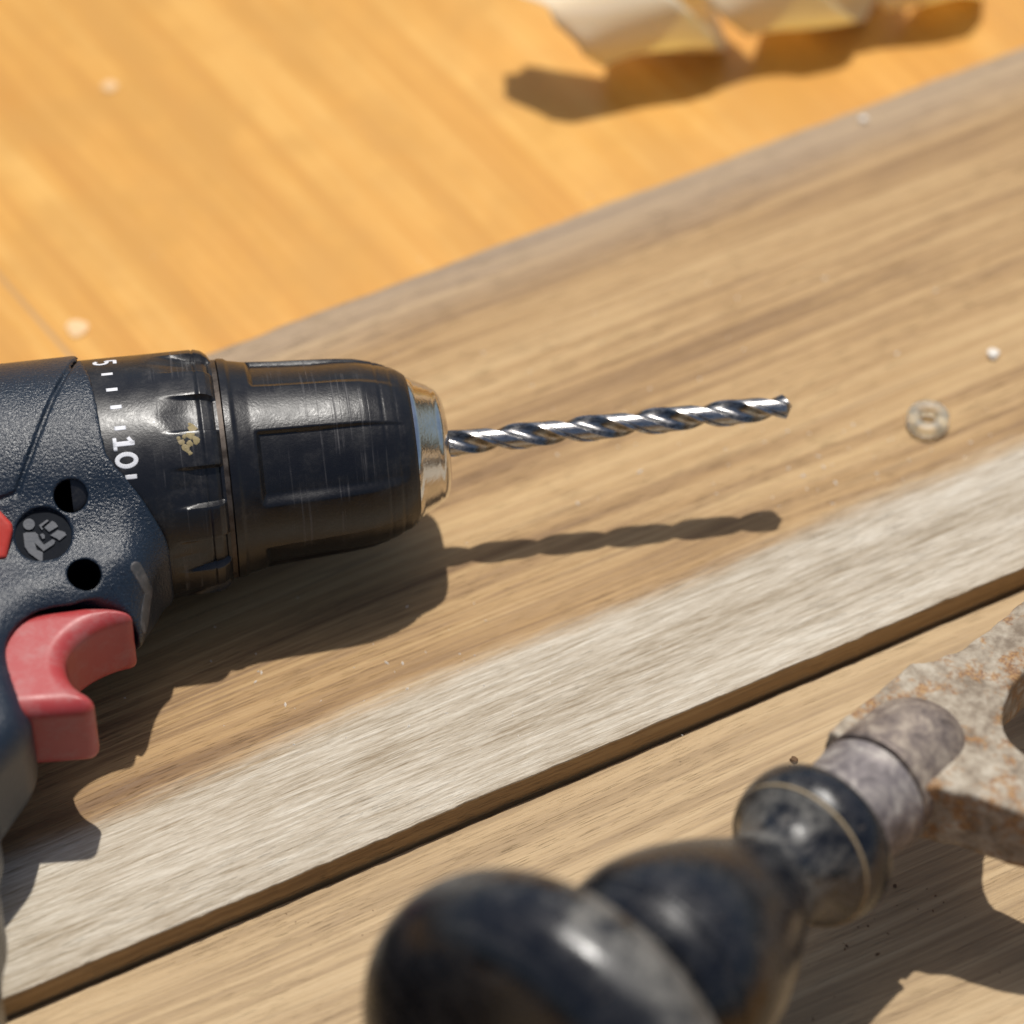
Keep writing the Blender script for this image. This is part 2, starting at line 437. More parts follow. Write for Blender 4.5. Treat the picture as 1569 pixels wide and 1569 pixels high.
def nets(f, lo, hi, vox):
    """surface nets of f < 0 over a box, then two Newton steps onto the true surface"""
    ax = [np.arange(l, h + vox, vox) for l, h in zip(lo, hi)]
    nx, ny, nz = map(len, ax)
    S = np.empty((nx, ny, nz), np.float32)
    Y, Z = ax[1][None, :, None], ax[2][None, None, :]
    st = 24
    for i in range(0, nx, st):
        xs = ax[0][i:i + st]
        S[i:i + st] = f(xs[:, None, None], Y, Z)
    B = S < 0
    cnt = np.zeros((nx - 1, ny - 1, nz - 1), np.uint8)
    for a in (0, 1):
        for b in (0, 1):
            for c in (0, 1):
                cnt += B[a:nx - 1 + a, b:ny - 1 + b, c:nz - 1 + c]
    cells = np.argwhere((cnt > 0) & (cnt < 8))
    vid = np.full(cnt.shape, -1, np.int32)
    vid[tuple(cells.T)] = np.arange(len(cells))
    acc = np.zeros((len(cells), 3))
    num = np.zeros(len(cells))
    cor = [(a, b, c) for a in (0, 1) for b in (0, 1) for c in (0, 1)]
    for p in cor:
        for d in range(3):
            if p[d]:
                continue
            q = list(p)
            q[d] = 1
            s0 = S[tuple((cells + p).T)]
            s1 = S[tuple((cells + q).T)]
            m = (s0 < 0) != (s1 < 0)
            t = np.where(m, s0 / np.where(m, s0 - s1, 1), 0)
            pos = np.array(p, float)[None].repeat(len(cells), 0)
            pos[:, d] += t
            acc += pos * m[:, None]
            num += m
    V = (cells + acc / num[:, None]) * vox + np.array(lo)
    F = []
    for d in range(3):
        s = [slice(1, -1)] * 3
        s0, s1 = list(s), list(s)
        s0[d], s1[d] = slice(0, -1), slice(1, None)
        e = np.argwhere(B[tuple(s0)] != B[tuple(s1)])
        off = np.ones(3, int)
        off[d] = 0
        e = e + off
        inside = B[tuple(e.T)]
        u, w = (d + 1) % 3, (d + 2) % 3
        du, dw = np.zeros(3, int), np.zeros(3, int)
        du[u], dw[w] = 1, 1
        ids = [vid[tuple((e - k).T)] for k in (du + dw, dw, 0 * du, du)]
        q = np.stack(ids, 1)
        q[~inside] = q[~inside][:, ::-1]
        F.append(q)
    F = np.concatenate(F)
    F = F[(F >= 0).all(1)]
    eps = vox * 0.25
    for _ in range(2):
        x, y, z = V.T
        v0 = f(x, y, z)
        g = np.stack([f(x + eps, y, z) - f(x - eps, y, z), f(x, y + eps, z) - f(x, y - eps, z), f(x, y, z + eps) - f(x, y, z - eps)], 1) / (2 * eps)
        gl = np.maximum((g * g).sum(1), 0.2)
        V = V - np.clip(v0 / gl, -vox, vox)[:, None] * g * 0.8
    return V, F

# ------------------------------------------------------------------ the setting: bench and the two boards
PLANK_A = R(27.55)
PN = Vector((-math.sin(PLANK_A), math.cos(PLANK_A), 0))          # across the plank, away from the camera
PLANK_T, STEP = 14.0, 6.0
def slab(name, width, z0, z1, mat, seed, jag=0.25, half=420.0):
    """board along local x with y from 0 to width; slightly uneven arrises"""
    r = np.random.default_rng(seed)
    xs = np.concatenate([[-half], np.arange(-170, 171, 0.8), [half]])
    def wander(n, amp, step):
        k = r.normal(0, amp, n // step + 3)
        return np.interp(np.arange(n) / step, np.arange(len(k)), k)
    n = len(xs)
    e0 = wander(n, jag * 0.5, 18) + wander(n, jag * 0.55, 3) + r.normal(0, jag * 0.12, n)
    chip = np.maximum(0, wander(n, 0.5, 4) - 0.75) * 0.8
    e1 = wander(n, jag * 0.5, 18) + wander(n, jag * 0.4, 4)
    V = []
    for x, a, c, b in zip(xs, e0, chip, e1):
        V += [(x, 0.0, z0), (x, a * 0.4, z1 - 0.9 - c), (x, 0.22 + a * 0.6 + c * 0.6, z1 - 0.22), (x, 0.75 + a * 0.6 + c, z1), (x, width * 0.5, z1),
              (x, width - 0.7 + b, z1), (x, width - 0.1 + b, z1 - 0.5), (x, width, z0)]
    F = []
    k = 8
    for i in range(n - 1):
        for j in range(k):
            a, b = i * k + j, i * k + (j + 1) % k
            F.append((a, b, b + k, a + k))
    F += [tuple(range(k))[::-1], tuple(range((n - 1) * k, n * k))]
    F = [f[::-1] for f in F]
    return mesh_obj(name, V, F, mat, None, True, 28)
def on_plank(u, v, z=0.0):
    return Vector((math.cos(PLANK_A) * u, math.sin(PLANK_A) * u, z)) + PN * v

plank = slab('wide_plank', 127.9, -PLANK_T, 0.0, M_PLANK, 3)
place(plank, on_plank(0, -60.0), PLANK_A)
tag(plank, 'wide brown plank with a pale rough strip along its near edge, under the cordless drill', 'plank')
board = slab('front_board', 150.0, -PLANK_T, -STEP, M_BOARD, 8, 0.15)
place(board, on_plank(0, -60.0 - 0.5 - 150.0), PLANK_A)
tag(board, 'lower light tan board in front of the wide plank, under the rusty hand drill', 'plank')

bx = 600.0
bench = mesh_obj('workbench_top', [(-bx, -bx, 0), (bx, -bx, 0), (bx, bx, 0), (-bx, bx, 0), (-bx, -bx, -25), (bx, -bx, -25), (bx, bx, -25), (-bx, bx, -25)],
                 [(0, 1, 2, 3), (7, 6, 5, 4), (0, 4, 5, 1), (1, 5, 6, 2), (2, 6, 7, 3), (3, 7, 4, 0)], M_BENCH, None, False)
place(bench, (0, 0, -PLANK_T - 0.05), R(-54))
tag(bench, 'orange varnished wooden workbench top', 'workbench', kind='structure')

# ------------------------------------------------------------------ cordless drill
AX_H = 25.4
D0 = Vector((-68.58, -12.1, AX_H))
D_A = R(8.341)
drill = empty('cordless_drill')
place(drill, D0, D_A)
tag(drill, 'dark navy cordless drill with red trigger lying on its side on the wide plank', 'drill')

RIM_Y = [-25.2, -24.0, -23.4, -21.0, -18.1, -15.9, -13.9, -11.6, -6.0, -0.8, 6.0, 14.4, 26.0]
RIM_X = [-1.9, -2.1, -2.4, -3.7, -4.8, -6.35, -8.3, -9.6, -10.2, -10.4, -11.1, -12.8, -14.5]
BODY = [(-1.8, -14), (-2.1, -25), (-3.2, -29.5), (-4.7, -33.6), (-5.7, -37.2), (-6.4, -39.6), (-7.6, -40.9), (-10, -40.9), (-13.5, -40.4), (-17.0, -40.0), (-20.5, -39.9), (-24.6, -40.2), (-27.6, -42), (-29.6, -44.8),
        (-30.3, -48), (-29.4, -54), (-28.2, -60), (-29.2, -66.5), (-33.5, -72.0),
        (-37.4, -77), (-36.0, -81), (-37.6, -87), (-38.2, -95), (-36.4, -100), (-38.4, -107), (-39, -114), (-37.6, -119), (-39.5, -126),
        (-40, -146), (-82, -143), (-77, -100), (-72, -60), (-72, -12)]
BODY = chaikin(BODY)
TRIG = chaikin([(-37, -60.2), (-37, -37), (-20, -36.6), (-15, -37.0), (-11.4, -37.7), (-8.9, -38.9), (-8.1, -40.1), (-9.2, -41.0), (-11.4, -41.2), (-14.3, -42.1), (-17.4, -43.6),
        (-19.9, -45.7), (-21.3, -48.1), (-21.6, -50.4), (-21.1, -53), (-19.8, -55.6), (-17.6, -57.5), (-16.7, -59.4), (-17.8, -61.0), (-20, -61.2), (-30, -60.6)], 2)
BADGE_C, BADGE_N = (-23.12, -23.82, 14.34), (0.0, -0.40, 0.917)
HOLE = [((-17.2, -17.88, 17.76), (0.05, -0.62, 0.78)), ((-16.25, -32.97, 13.17), (0.05, -0.30, 0.95))]
SEAM = [(-11.5, 19.5, 15.8), (-13.2, 14.6, 20.3), (-15.2, 9.1, 23.35), (-18.6, 1.0, 25.0), (-22.0, -7.0, 24.0), (-25.0, -12.9, 21.4), (-27.2, -16.6, 18.7), (-30.3, -17.2, 18.2), (-60.0, -17.5, 17.9)]
def f_trig(x, y, z, grow=0.0, T=9.3, r=3.5):
    return extrude(poly_sdf(x, y, TRIG) - grow, z, T + grow, r)
def f_base(x, y, z):
    """drill body without its recesses"""
    rr = np.hypot(y, z)
    rim = np.interp(y, RIM_Y, RIM_X)
    cyl = np.maximum(rr - 25.0, -x - 105)
    cyl = smax(cyl, (x - rim) * 0.75, 0.8)
    T = 13.2 + 2.2 * np.clip((-y - 52) / 25, 0, 1) ** 2
    u, v = np.clip((x + 20.0) / 11.0, 0, 1), np.clip((-y - 29.0) / 11.0, 0, 1)
    T = T - 5.8 * u * u * (3 - 2 * u) * v * v * (3 - 2 * v)
    hand = extrude(poly_sdf(x, y, BODY) + 0 * z, z, T, 8.0)
    return smin(cyl, hand, 7.5)
def f_house(x, y, z):
    d = f_base(x, y, z)
    rr = np.hypot(y, z)
    rim = np.interp(y, RIM_Y, RIM_X)
    d = smax(d, -np.maximum(rr - 24.25, rim - 2.5 - x), 0.5)
    for c, n in HOLE:
        d = smax(d, -disc(x, y, z, c, n, 3.15, 11.0), 0.45)
    d = smax(d, -disc(x, y, z, BADGE_C, BADGE_N, 5.35, 0.75), 0.35)
    for a, b in zip(SEAM, SEAM[1:]):
        d = smax(d, -(seg(x, y, z, a, b) - 0.52), 0.25)
    d = smax(d, -extrude(poly_sdf(x, y, TRIG) + 0 * z - 0.6, z, 9.9, 1.6), 0.9)
    return d
V, F = nets(f_house, (-108, -149, -27), (1.5, 27, 27), 0.46)
housing = mesh_obj('housing', V, F, M_HOUSING, drill)
V, F = nets(lambda x, y, z: f_trig(x, y, z), (-34.5, -62, -10), (-7, -32, 10), 0.3)
trigger = mesh_obj('trigger', V, F, M_RED, drill)
tag(trigger, 'faded red trigger')
# battery, out of the picture, on which the handle ends
def f_batt(x, y, z):
    return extrude(poly_sdf(x, y, [(-20, -143), (-20, -185), (-112, -182), (-112, -140)]) + 0 * z, z, 24.5, 6.0)
V, F = nets(f_batt, (-114, -188, -26), (-18, -138, 26), 1.6)
mesh_obj('battery', V, F, M_HOUSING, drill)

# added black liners standing in for shade inside the screw holes; badge floor
def flat_disc(name, c, n, r, mat, parent, lift=0.0, seg_n=40, thick=0.25):
    q = Vector(n).normalized().to_track_quat('Z', 'Y').to_matrix()
    c = Vector(c) + Vector(n).normalized() * lift
    V, F = [], []
    for z in (0, -thick):
        for i in range(seg_n):
            a = 2 * math.pi * i / seg_n
            V.append(c + q @ Vector((r * math.cos(a), r * math.sin(a), z)))
    F.append(tuple(range(seg_n)))
    F.append(tuple(range(seg_n, 2 * seg_n))[::-1])
    for i in range(seg_n):
        j = (i + 1) % seg_n
        F.append((i, i + seg_n, j + seg_n, j))
    return mesh_obj(name, V, F, mat, parent, True, 30)
def cup(name, c, n, r, top, bottom, mat, parent, k=36):
    q = Vector(n).normalized().to_track_quat('Z', 'Y').to_matrix()
    V, F = [], []
    for z, rr in ((top, r), (bottom, r), (bottom, 0.01)):
        for i in range(k):
            a = 2 * math.pi * i / k
            V.append(Vector(c) + q @ Vector((rr * math.cos(a), rr * math.sin(a), z)))
    for j in (0, 1):
        for i in range(k):
            a, b = j * k + i, j * k + (i + 1) % k
            F.append((a, b, b + k, a + k))
    return mesh_obj(name, V, F, mat, parent, True, 30)
cup('hole_shade_liner', *HOLE[0], 3.0, -1.0, -9.5, M_HOLE_SHADE, housing)
cup('hole_shade_liner', *HOLE[1], 3.0, -0.9, -9.5, M_HOLE_SHADE, housing)
badge = flat_disc('manual_badge', BADGE_C, BADGE_N, 5.5, M_BADGE, housing, -0.62, thick=0.4)
tag(badge, 'round badge with a figure reading a manual')
# pictogram: pixel outlines about the badge centre, 6.54 px per photo px, 7.95 photo px per mm
bn = Vector(BADGE_N).normalized()
bu = Vector((1, 0, 0))
bu = (bu - bn * bu.dot(bn)).normalized()
bv = bn.cross(bu)
def glyph(name, pts, parent, mat):
    s = 1 / (6.54 * 7.95)
    ca, sa = math.cos(-D_A * 0.9), math.sin(-D_A * 0.9)
    V, F = [], []
    for z in (0.42, 0.0):
        for px, py in pts:
            u, v = (px - 430) * s, -(py - 395) * s
            u, v = u * ca - v * sa, u * sa + v * ca
            V.append(Vector(BADGE_C) + bu * u + bv * v + bn * (-0.66 + z))
    n = len(pts)
    F = [tuple(range(n)), tuple(range(n, 2 * n))[::-1]] + [(i, i + n, (i + 1) % n + n, (i + 1) % n) for i in range(n)]
    return mesh_obj(name, V, F, mat, parent, False)
def orient(p):
    a = sum(p[i - 1][0] * p[i][1] - p[i][0] * p[i - 1][1] for i in range(len(p)))
    return p if a < 0 else p[::-1]
for p in ([(288 + 57 * math.cos(a * 0.2618), 282 + 57 * math.sin(a * 0.2618)) for a in range(24)],
          [(235, 378), (262, 366), (350, 362), (378, 385), (392, 430), (440, 488), (520, 432), (548, 442), (540, 478), (440, 552), (350, 470), (372, 540), (432, 565), (432, 650), (400, 648), (300, 575), (255, 510), (246, 440)],
          [(398, 384), (425, 374), (446, 392), (446, 420), (425, 430)],
          [(386, 292), (462, 232), (482, 240), (410, 304), (426, 330), (414, 336)],
          [(440, 312), (512, 244), (545, 262), (572, 300), (486, 356)],
          [(500, 392), (570, 336), (640, 358), (655, 384), (590, 440), (560, 420)]):
    glyph('figure', orient(p), badge, M_FIGURE)

# red direction switch at the left margin
def f_switch(x, y, z):
    n = np.array([0.0, -0.55, 0.835])
    v = np.array([0.0, 0.835, 0.55])
    dy, dz = y + 22.6, z - 14.6
    a = x + 34.6
    b = dy * v[1] + dz * v[2]
    h = dy * n[1] + dz * n[2]
    d2 = poly_sdf(a, b, [(5.6, 1.4), (5.6, 0.2), (4.0, -4.6), (-6, -5.5), (-6, 4.6), (3.4, 4.4)]) - 0.4
    return extrude(d2, h, 2.2, 0.9)
V, F = nets(f_switch, (-42, -31, 7), (-27, -14, 22), 0.3)
sw = mesh_obj('direction_switch', V, F, M_SWITCH, drill)
tag(sw, 'bright red direction switch')

# clear lens of the work light in the neck above the trigger
def f_lens(x, y, z):
    d = np.minimum(seg(x, y, z, (-6.4, -31.2, 10.6), (-4.3, -33.6, 4.6)) - 1.3, seg(x, y, z, (-4.3, -33.6, 4.6), (-6.2, -37.4, 1.6)) - 2.0)
    return np.maximum(np.maximum(d, f_base(x, y, z) - 0.08), -f_base(x, y, z) - 1.2)
V, F = nets(f_lens, (-10, -42, -2), (0, -26, 14), 0.25)
lens = mesh_obj('lamp_lens', V, F, M_LENS, drill)
tag(lens, 'grey worn lens above the trigger')

# torque collar
def clutch_r(x, t):
    r = np.interp(x, [-17, 9.0, 10.4, 11.4, 12.0], [24.0, 23.75, 23.3, 22.5, 21.5])
    r = r - 0.22 * np.exp(-((x - 8.6) / 0.22) ** 2)
    d = (np.degrees(t) + 12 + 18) % 36 - 18
    side = np.clip((10.0 - np.abs(d)) / 1.6, 0, 1)
    side = side * side * (3 - 2 * side)
    ramp = np.clip((x + 1.5 - 0.22 * np.abs(d)) / 9.0, 0, 1)
    ramp = ramp * ramp * (3 - 2 * ramp)
    return r - 1.35 * side * ramp * np.clip((12.0 - x) / 0.8, 0, 1)
xs = np.concatenate([[-17], np.arange(-14, 0, 1.0), np.arange(0, 12.01, 0.2)])
clutch = rev('torque_collar', xs, 480, clutch_r, M_CLUTCH, drill)
tag(clutch, 'black torque collar with white numbers and a dab of ochre paint')

CL = 24.02
def on_clutch(x, ang, lift):
    r = np.interp(x, [-17, 9.0], [24.0, 23.75]) + lift
    return (x, r * math.sin(ang), r * math.cos(ang))
def printed(name, quads, mat=M_PRINT, lift=0.035):
    """quads in (x mm, s mm) where s runs round the collar towards the trigger; each cut fine enough to follow the curve"""
    V, F = [], []
    for q in quads:
        a, b, c, d = [np.array(p, float) for p in q]
        n = 6
        base = len(V)
        for i in range(n + 1):
            for j in range(n + 1):
                u, v = i / n, j / n
                p = (a * (1 - u) + b * u) * (1 - v) + (d * (1 - u) + c * u) * v
                V.append(on_clutch(p[0], -p[1] / CL, lift))
        for i in range(n):
            for j in range(n):
                k = base + i * (n + 1) + j
                F.append((k, k + 1, k + n + 2, k + n + 1))
    o = mesh_obj(name, V, F, mat, clutch, True)
    m = o.modifiers.new('thickness', 'SOLIDIFY')
    m.thickness = 0.05
    m.offset = 0
    return o
def s_of(deg):
    return -R(deg) * CL
def bar(x0, y0, x1, y1, w):
    e = np.array([x1 - x0, y1 - y0], float)
    e /= np.linalg.norm(e)
    n = np.array([-e[1], e[0]]) * w / 2
    a, b = np.array([x0, y0]), np.array([x1, y1])
    return (a + n, b + n, b - n, a - n)
def arc(cx, cs, rx, rs, a0, a1, w, n=14):
    out = []
    for i in range(n):
        t0, t1 = [R(a0 + (a1 - a0) * k / n) for k in (i, i + 1)]
        out.append(tuple((cx + (rx + o) * math.cos(t), cs + (rs + o) * math.sin(t)) for t, o in ((t0, w / 2), (t1, w / 2), (t1, -w / 2), (t0, -w / 2))))
    return out
for x, dg in ((-7.95, 17.8), (-7.35, 5.5), (-6.95, -5.4), (-6.6, -16.7), (-5.55, -39.9)):
    printed('tick_mark', [bar(x - 1.1, s_of(dg), x + 1.1, s_of(dg), 0.86)])
s1, s0 = s_of(-24.3), s_of(-32.2)
printed('numeral', [bar(-8.2, s1 + 0.05, -4.2, s1 + 0.05, 0.95), bar(-7.9, s1 - 1.25, -7.9, s1 + 1.35, 0.72), bar(-4.55, s1 + 0.1, -5.35, s1 - 1.15, 0.7)])
printed('numeral', arc(-6.05, s0, 1.78, 1.18, 0, 360, 0.86, 24))
s5 = s_of(31.8)
printed('numeral', [bar(-6.25, s5 - 1.05, -6.25, s5 + 1.2, 0.72), bar(-6.1, s5 - 0.9, -8.1, s5 - 0.98, 0.72)] + arc(-8.95, s5 - 0.05, 1.2, 1.15, -48, 228, 0.76, 18))

# dab of dried ochre paint on the collar
def blob(c, r, seed, flat=0.35):
    q = np.random.default_rng(seed)
    n = 9
    pts = [(c[0] + r * (0.55 + 0.6 * q.random()) * math.cos(2 * math.pi * i / n), c[1] + r * (0.55 + 0.6 * q.random()) * 1.15 * math.sin(2 * math.pi * i / n)) for i in range(n)]
    return pts
V, F = [], []
for k, (x, s, r) in enumerate([(6.3, 9.6, 1.1), (6.9, 8.2, 1.0), (7.3, 10.9, 0.9), (4.6, 11.1, 0.8), (5.4, 12.3, 1.0), (4.1, 10.3, 0.45), (6.0, 13.4, 0.55), (6.6, 7.2, 0.45), (5.2, 10.0, 0.5), (6.2, 11.6, 0.8)]):
    pts = blob((x, s), r, 40 + k)
    base = len(V)
    for px, ps in pts:
        a = -ps / CL
        rr = float(clutch_r(np.array(px), np.array(a))) - 0.02
        V.append((px, rr * math.sin(a), rr * math.cos(a)))
    a = -s / CL
    rr = float(clutch_r(np.array(x), np.array(a))) + 0.10 + 0.18 * rng.random()
    V.append((x, rr * math.sin(a), rr * math.cos(a)))
    n = len(pts)
    F += [(base + i, base + n, base + (i + 1) % n) for i in range(n)]
sp = mesh_obj('paint_splash', V, F, M_SPLASH, clutch, True)

# ring, chuck sleeve, chrome nose
rev('steel_ring', [11.3, 11.5, 12.9, 13.1], 160, prof([(11.3, 20.9), (11.5, 21.35), (12.9, 21.35), (13.1, 20.9)]), M_RINGSTEEL, drill)
SL = prof([(12.9, 21.0), (13.2, 21.5), (14.6, 21.35), (15.2, 20.9), (18, 20.3), (24, 19.8), (30, 19.45), (36, 19.05), (40, 18.55), (43, 17.75), (45.5, 16.8), (47.6, 15.7), (49.0, 14.75), (49.4, 14.3)])
def sleeve_r(x, t):
    r = SL(x)
    d = (np.degrees(t) + 43 + 36) % 72 - 36
    side = np.clip(np.where(d < 0, (22.5 + d) / 7.0, (21.0 - d) / 1.8), 0, 1)
    side = side * side * (3 - 2 * side)
    ends = np.clip((x - 18.6) / 0.9, 0, 1) * np.clip((47.5 - x) / 16.0, 0, 1) ** 0.6
    flat = 1.0 + 0.35 * np.cos(np.radians(d * 4))
    r = r - 0.95 * side * ends * flat
    for gx in (43.6, 46.2):
        r = r - 0.14 * np.exp(-((x - gx) / 0.25) ** 2)
    return r
xs = np.concatenate([[12.9, 13.2], np.arange(13.4, 49.3, 0.28), [49.4]])
sleeve = rev('chuck_sleeve', xs, 480, sleeve_r, M_SLEEVE, drill)
tag(sleeve, 'scratched black keyless chuck sleeve')
nose = lathe('chuck_nose', [(47.5, 10), (49.0, 13.7), (49.5, 14.05), (50.3, 13.75), (50.5, 13.35), (53.6, 11.95), (53.8, 11.6), (54.6, 11.2), (55.4, 10.4), (56.0, 9.2), (56.3, 8.0), (56.4, 6.0), (56.2, 3.3), (54.0, 3.1), (52, 3.0), (50, 0.5)], 160, M_CHROME, drill, 50)
tag(nose, 'shiny chrome chuck nose')
for k in range(3):                                   # the three jaws round the bit
    a = 2 * math.pi * k / 3 + 0.4
    V = []
    for x in (50.0, 55.6):
        for rr, w in ((2.55, 0.5), (2.55, -0.5), (4.6, -1.6), (4.6, 1.6)):
            V.append((x, rr * math.sin(a) + w * math.cos(a), rr * math.cos(a) - w * math.sin(a)))
    mesh_obj('jaw', V, [(0, 1, 2, 3), (7, 6, 5, 4), (0, 4, 5, 1), (1, 5, 6, 2), (2, 6, 7, 3), (3, 7, 4, 0)], M_RINGSTEEL, drill, False)

# ------------------------------------------------------------------ twist bit, held in the chuck
BR, PITCH, TIP = 2.62, 27.4, 125.3
def bit_r(u):
    """cross-section of a two-flute bit over half a turn, u in 0..1"""
    land = np.where(u < 0.09, 1.0, 0.93 - 0.06 * np.exp(-((u - 0.11) / 0.02) ** 2))
    w = np.clip((u - 0.43) / 0.57, 0, 1)
    fl = 1 - 0.55 * np.sin(math.pi * w ** 0.85) ** 0.75
    return np.where(u < 0.43, land, np.minimum(land, fl))
nth = 160
xs = np.concatenate([np.arange(50, TIP - 1.6, 0.3), np.linspace(TIP - 1.6, TIP - 0.02, 8)])
X, T = np.meshgrid(xs, np.linspace(0, 2 * math.pi, nth, endpoint=False), indexing='ij')
u = (T / math.pi) % 1.0
rad = BR * bit_r(u)
rad = np.minimum(rad, np.maximum((TIP - X), 0.0) * 1.66 + 0.02)
ph = T - 2 * math.pi * X / PITCH + 1.3
V = np.stack([X, rad * np.sin(ph), rad * np.cos(ph)], -1).reshape(-1, 3)
idx = np.arange(len(xs) * nth).reshape(len(xs), nth)
F = np.stack([idx[:-1], np.roll(idx[:-1], -1, 1), np.roll(idx[1:], -1, 1), idx[1:]], -1).reshape(-1, 4)[:, ::-1]
bit = mesh_obj('drill_bit', V - np.array([50, 0, 0]), np.ascontiguousarray(F), M_BIT, None, True, 38)
place(bit, D0 + Vector((math.cos(D_A), math.sin(D_A), 0)) * 50, D_A)
tag(bit, 'steel spiral twist drill bit clamped in the chuck of the cordless drill', 'drill bit')

# ------------------------------------------------------------------ old hand drill on the front board
HF = Vector((65.77, -90.56, 29.0))
HP = Vector((7.74, -161.22, 50.0))
ha = (HF - HP).normalized()
hb = Vector((ha.y, -ha.x, 0)).normalized()
hn = hb.cross(ha)
hd = empty('hand_drill')
place(hd, HF, Matrix((ha, hb, hn)).transposed() if ha.cross(hb).dot(hn) > 0 else Matrix((ha, -hb, hn)).transposed())
SB = 1.0 if ha.cross(hb).dot(hn) > 0 else -1.0
tag(hd, 'old rusty hand drill with a black turned wooden handle on the front board', 'hand drill')
OUT = [(0.6, -12.2), (2.5, -12.4), (15, -12.1), (27.7, -12.2), (31.3, -9.6), (34.1, -9.2), (36.6, -7.9), (39.1, -7.7), (48.5, -7.2), (60, -7.3), (90, -8), (112, -8),
       (118, -3), (118, 10), (108, 20), (98, 44), (80, 62), (55, 66), (32, 56), (17, 40), (9.5, 25.8), (7.6, 20.1), (6.3, 15.8), (4.3, 12.8), (3.2, 10.4), (0.8, 8.6)]
HOL = [(62, 4.0), (41.4, 4.2), (36.4, 4.8), (31, 6.6), (27.7, 8.6), (25.3, 10.4), (23.6, 12.9), (22.7, 16.0), (23.6, 22), (28, 33), (39, 44), (55, 50), (74, 48), (88, 34), (96, 18), (97, 8), (90, 4)]
def lumps(x, y, z):
    return (np.sin(x * 0.9 + 1.3 * np.sin(y * 0.55)) * np.sin(y * 0.8 + z * 0.7 + 0.6 * np.sin(x * 0.4)) * 0.10
            + np.sin(x * 2.3 + 1.9 * y + 0.4) * np.sin(z * 2.1 - y * 2.6 + 1.1 * x) * 0.045)
def f_frame(x, y, z):
    y = y * SB
    d2 = np.maximum(poly_sdf(x, y, OUT), -poly_sdf(x, y, HOL))
    d = extrude(d2 + 0 * z, z + 0.2, 6.8, 1.0)
    d = np.maximum(d, 0.15 - x)
    return d + lumps(x, y, z)
ylo, yhi = (-14, 68) if SB > 0 else (-68, 14)
V, F = nets(f_frame, (-1.5, ylo, -14), (121, yhi, 14), 0.55)
frame = mesh_obj('cast_frame', V, F, M_RUST, hd)
tag(frame, 'pitted cast iron frame, grey with orange rust')
def f_boss(x, y, z):
    y = y * SB
    d = np.maximum(np.hypot(y + 0.6, z) - 11.7 + 0.015 * x, -x)
    tip = np.sqrt((np.maximum(x - 10.5, 0) * 0.86) ** 2 + (y + 0.6) ** 2 + z ** 2) - 11.5
    d = smax(d, tip, 1.0)
    d = smax(d, -(np.maximum(z + 6.0, 0) * 0 + z + 3.0), 0.5)
    return smax(d, 0.05 - x, 0.8) + lumps(x, y, z) * 0.5
V, F = nets(f_boss, (-1.5, -15, -5), (26, 15, 14), 0.4)
socket = mesh_obj('handle_socket', V, F, M_SOCKET, hd)
tag(socket, 'smooth rounded socket cast on the frame')
# along -x: ferrule, collar, bulb and end knob (profiles in mm from the frame)
def back(p):
    return [(-t, r) for t, r in p]
fer = lathe('ferrule', back([(-0.6, 9.0), (-0.5, 9.9), (0.9, 9.9), (1.0, 11.2), (1.3, 11.5), (1.9, 11.5), (2.6, 11.25), (8, 10.9), (14, 10.75), (20, 10.7), (20.2, 9)]), 96, M_FERRULE, hd)
tag(fer, 'tarnished steel ferrule')
hp = smooth_profile([(15.6, 10.0), (15.8, 13.4), (16.6, 14.8), (18.4, 15.4), (21.0, 15.4), (23.0, 14.85), (23.7, 14.45)], 50)
hp2 = smooth_profile([(23.8, 14.1), (24.3, 13.95), (25.0, 13.2), (26.4, 11.8), (28.4, 10.6), (31.0, 9.95), (34.0, 10.2), (37.5, 11.5), (42.5, 14.1), (49, 17.2), (56, 19.7), (62.5, 20.9), (67.6, 20.5), (68.6, 20.0),
                      (72.5, 17.9), (76, 14.4), (79, 11.6), (82, 10.6), (84.2, 12.0), (84.6, 15.0), (84.9, 22.0), (85.6, 28.5), (87.8, 33.0), (91.5, 35.6), (96.5, 36.6),
                      (101.5, 35.6), (105.4, 32.6), (107.8, 28.0), (109.0, 20.5), (109.5, 10.5), (109.7, 0.6)], 190)
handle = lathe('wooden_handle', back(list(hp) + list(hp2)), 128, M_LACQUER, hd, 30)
tag(handle, 'worn black turned handle with a mushroom end knob')
lathe('bare_line', back([(23.45, 13.9), (23.5, 14.5), (23.8, 14.55), (24.05, 14.45), (24.1, 13.9)]), 128, M_BRASSLINE, handle)
# spindle and chuck beyond the picture, so that the tool rests on the board
sx = lathe('spindle', [(117, 5.5), (119, 6.0), (150, 6.0), (151, 9.0), (160, 10), (182, 10), (196, 6.5), (199, 3.5)], 48, M_FERRULE, hd)

